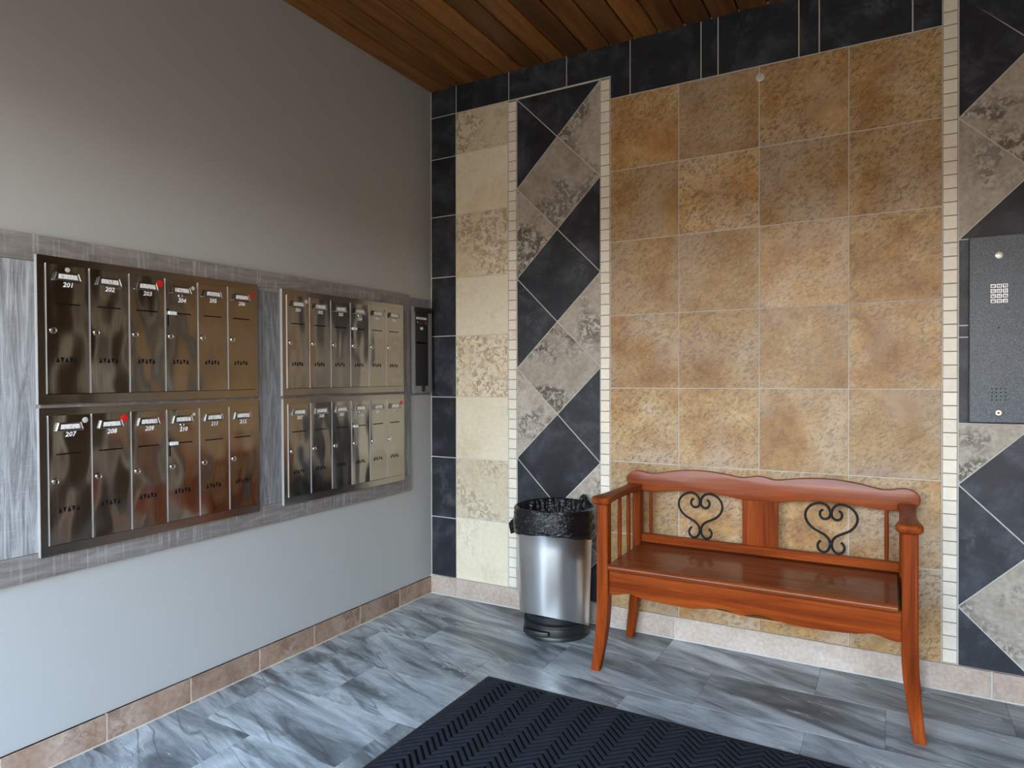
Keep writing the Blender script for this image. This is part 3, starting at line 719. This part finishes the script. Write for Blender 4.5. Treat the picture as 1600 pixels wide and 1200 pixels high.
# iron heart scrolls
hs = [(-0.028, 0.646), (-0.0375, 0.637), (-0.0385, 0.622), (-0.030, 0.6105), (-0.016, 0.6095), (-0.004, 0.620), (-0.0025, 0.638), (-0.010, 0.656), (-0.026, 0.6685), (-0.048, 0.6695), (-0.072, 0.6585), (-0.0885, 0.638), (-0.0925, 0.614), (-0.084, 0.590), (-0.066, 0.5705), (-0.044, 0.558), (-0.022, 0.546), (-0.0075, 0.530), (-0.003, 0.511), (-0.008, 0.491), (-0.021, 0.479), (-0.037, 0.481), (-0.047, 0.4945), (-0.046, 0.510), (-0.036, 0.523)]
for xc_ in (1.4725, 1.9800):
    bm = bmesh.new()
    for s in (-1, 1):
        tube(bm, [(xc_ - s * p.x, -0.0645, p.y) for p in catmull([(a, b) for a, b in hs], 4)], 0.0048, 8)
    for z in (0.636, 0.511): box(bm, xc_ - 0.0045, xc_ + 0.0045, -0.0705, -0.0585, z - 0.010, z + 0.010, bevel=0.001)
    part('scroll_ornament', bm, MAT['black_iron'], be, 50, label='black iron heart-shaped scroll')

# ------------------------------------------------------------------ pedal bin and its liner
BX, BY = 0.838, -0.187
bi = thing('pedal_bin', 'round brushed steel pedal bin with black base beside the bench', 'bin', (BX, BY, 0))
bm = bmesh.new(); seg = 64
def shell_ring(R, zf, seg=seg): return [bm.verts.new((BX + R * math.sin(2 * math.pi * k / seg), BY - R * math.cos(2 * math.pi * k / seg), zf(R * math.cos(2 * math.pi * k / seg)))) for k in range(seg)]
zb = lambda f: 0.058 + 0.42 * max(f, -0.09)                            # lower edge rises towards the front, over the pedal
R0, R1 = 0.157, 0.1755
rad = lambda z: R0 + (R1 - R0) * (z / 0.57)
rings = []
for t_ in (0.0, 0.03, 0.3, 0.65, 1.0):
    ring = []
    for k in range(seg):
        a = 2 * math.pi * k / seg; z = zb(0.157 * math.cos(a)) * (1 - t_) + 0.570 * t_; R = rad(z)
        ring.append(bm.verts.new((BX + R * math.sin(a), BY - R * math.cos(a), z)))
    rings.append(ring)
for dR, z in ((0.0015, 0.5715), (-0.0015, 0.5715), (-0.003, 0.565), (-0.004, 0.545)):
    rings.append([bm.verts.new((BX + (R1 + dR) * math.sin(2 * math.pi * k / seg), BY - (R1 + dR) * math.cos(2 * math.pi * k / seg), z)) for k in range(seg)])
for a, b in zip(rings[:-1], rings[1:]):
    for k in range(seg): bm.faces.new((a[k], a[(k + 1) % seg], b[(k + 1) % seg], b[k]))
part('body', bm, MAT['bin_steel'], bi, 50)
bm = bmesh.new(); lathe(bm, [(0.148, 0.0), (0.153, 0.004), (0.153, 0.016), (0.148, 0.022), (0.149, 0.040), (0.146, 0.052), (0.150, 0.056), (0.149, 0.066), (0.138, 0.074), (0.138, 0.10), (0.12, 0.118)], 48, (BX, BY + 0.018, 0)); part('base', bm, MAT['black_plastic'], bi, 40)
bm = bmesh.new()
pp = [(-0.066, 0.0), (-0.060, -0.030), (-0.040, -0.040), (0.040, -0.040), (0.060, -0.030), (0.066, 0.0)]
slab(bm, [(BX - 0.025 + u, BY - 0.112 + v) for u, v in pp], 0.026, 0.046, 0.004, 'z', True); part('pedal', bm, MAT['black_plastic'], bi, 40)
# liner: a crumpled film folded over the rim, with a loose flap
from mathutils import noise as mn
def crease(x, y, z):
    v = Vector((x * 10, y * 10, z * 48)); return abs(mn.noise(v)) * 0.6 + abs(mn.noise(v * 2.3)) * 0.4
def wob(a, z, ph, fr): return math.sin(a * fr[0] + ph) * 0.5 + math.sin(a * fr[1] + z * 60 + ph * 2) * 0.35 + math.sin(a * fr[2] - z * 95 + ph * 3) * 0.3
bm = bmesh.new(); seg = 200; rows_ = []
zs_k = [(0.452, 0.181), (0.462, 0.1865), (0.482, 0.189), (0.515, 0.1885), (0.550, 0.1865), (0.574, 0.1848), (0.5835, 0.1785), (0.575, 0.1690), (0.550, 0.160), (0.50, 0.150), (0.44, 0.138), (0.38, 0.11), (0.345, 0.05)]
zs_o = [(p.x, p.y) for p in catmull([(a, b) for a, b in zs_k], 5)]
NO = len(zs_o); TOPI = 30
for i, (z, R) in enumerate(zs_o):
    ring = []
    for k in range(seg):
        a = 2 * math.pi * k / seg
        inside = i > TOPI; u = i / TOPI
        cr = crease(BX + 0.18 * math.sin(a), 0.18 * math.cos(a), z if not inside else z * 0.35 + 5)
        fade = min(1.0, abs(i - TOPI) / 6)
        if not inside:
            dr = 0.002 * wob(a, z * 1.6, 1.3, (9, 5, 14)) + 0.012 * fade * (cr - 0.18)
            dz = (0.004 * math.sin(a * 3 + 0.7) + 0.0015 * math.sin(a * 11) + 0.020 * math.cos(a)) * (1 - u) + 0.003 * math.sin(2 * a + 1.0)
        else:
            dr = 0.010 * fade * wob(a, z * 0.5, 0.4, (17, 29, 41)) + 0.030 * fade * (cr - 0.2); dr = min(dr - 0.002, 0.0); dz = 0.006 * math.sin(a * 5) * fade + 0.003 * math.sin(2 * a + 1.0)
        kn = math.exp(-((a - 2.62) / 0.16) ** 2) * max(0, 1 - abs(i - TOPI) / 8)
        x = BX + (R + dr) * math.sin(a); y = BY - (R + dr) * math.cos(a); zz = z + dz + kn * 0.022
        y = min(y, -0.006)
        ring.append(bm.verts.new((x, y, zz)))
    rows_.append(ring)
for a, b in zip(rows_[:-1], rows_[1:]):
    for k in range(seg): bm.faces.new((a[k], a[(k + 1) % seg], b[(k + 1) % seg], b[k]))
bm.faces.new(rows_[-1])
ln = thing('bin_liner', 'crumpled black plastic bag folded over the rim of the steel bin', 'bag', (BX, BY, 0.35))
part('bag', bm, MAT['bag'], ln, 80)
bm = bmesh.new()
fl = [(-0.178, 0.020, 0.545), (-0.196, 0.010, 0.520), (-0.226, -0.010, 0.490), (-0.232, -0.020, 0.478), (-0.218, -0.034, 0.452), (-0.206, -0.045, 0.436), (-0.182, -0.050, 0.446), (-0.176, -0.054, 0.480), (-0.178, -0.045, 0.520)]
f0 = [bm.verts.new((BX + u, BY + v, w)) for u, v, w in fl]; f1 = [bm.verts.new((BX + u + 0.002, BY + v + 0.003, w)) for u, v, w in fl]
c0 = bm.verts.new((BX - 0.200, BY - 0.026, 0.485)); c1 = bm.verts.new((BX - 0.196, BY - 0.016, 0.485))
for i in range(len(fl)):
    j = (i + 1) % len(fl); bm.faces.new((f0[i], f0[j], c0)); bm.faces.new((f1[j], f1[i], c1)); bm.faces.new((f0[j], f0[i], f1[i], f1[j]))
part('flap', bm, MAT['bag'], ln)
bm = bmesh.new(); bmesh.ops.create_icosphere(bm, subdivisions=3, radius=0.016)
for v in bm.verts:
    n = v.co.normalized(); v.co *= 1 + 0.35 * math.sin(n.x * 9 + 1) * math.sin(n.z * 7) + 0.2 * math.sin(n.y * 13)
bmesh.ops.translate(bm, verts=bm.verts[:], vec=(BX + 0.080, -0.040, 0.600)); part('knot', bm, MAT['bag'], ln, 60)

# ------------------------------------------------------------------ door mat
mt = thing('door_mat', 'black ribbed herringbone entrance mat lying on the grey plank floor', 'mat', (1.58, -1.20, 0))
x0, x1, y0, y1 = 0.82, 2.34, -1.66, -0.742
bm = bmesh.new(); slab(bm, rect(x0, x1, y0, y1), 0.0005, 0.006, 0.004, 'z'); part('rubber_base', bm, MAT['mat_rubber'], mt)
bm = bmesh.new(); B = 0.022; cw = 0.058; pitch = 0.0290; rw = 0.0072
xa, xb, ya, yb = x0 + B, x1 - B, y0 + B, y1 - B
n = int((xb - xa) / cw); cw = (xb - xa) / n
def clip_y(poly):
    for lim, s in ((ya, 1), (yb, -1)):
        out = []
        for i in range(len(poly)):
            a, b = poly[i - 1], poly[i]
            ina, inb = s * (a[1] - lim) >= 0, s * (b[1] - lim) >= 0
            if ina != inb:
                t = (lim - a[1]) / (b[1] - a[1]); out.append((a[0] + t * (b[0] - a[0]), lim))
            if inb: out.append(b)
        poly = out
        if not poly: return poly
    return poly
for i in range(n):
    xl_, xr_ = xa + i * cw, xa + (i + 1) * cw; dy = cw * (1 if i % 2 == 0 else -1)
    y = ya - cw
    while y < yb + cw:
        base = y if i % 2 == 0 else y + cw
        q = clip_y([(xl_, base - rw), (xr_, base + dy - rw), (xr_, base + dy + rw), (xl_, base + rw)])
        if len(q) >= 3 and abs(area2(q)) > 1e-5: slab(bm, q, 0.0055, 0.0110, 0.0, 'z')
        y += pitch
part('pile_ground', nbox(xa, xb, ya, yb, 0.0052, 0.0064), plain('pile_ground', (0.005, 0.005, 0.006), 0.9, spec=0.1), mt)
p_ = part('ribbed_pile', bm, MAT['mat_pile'], mt); p_['kind'] = 'stuff'
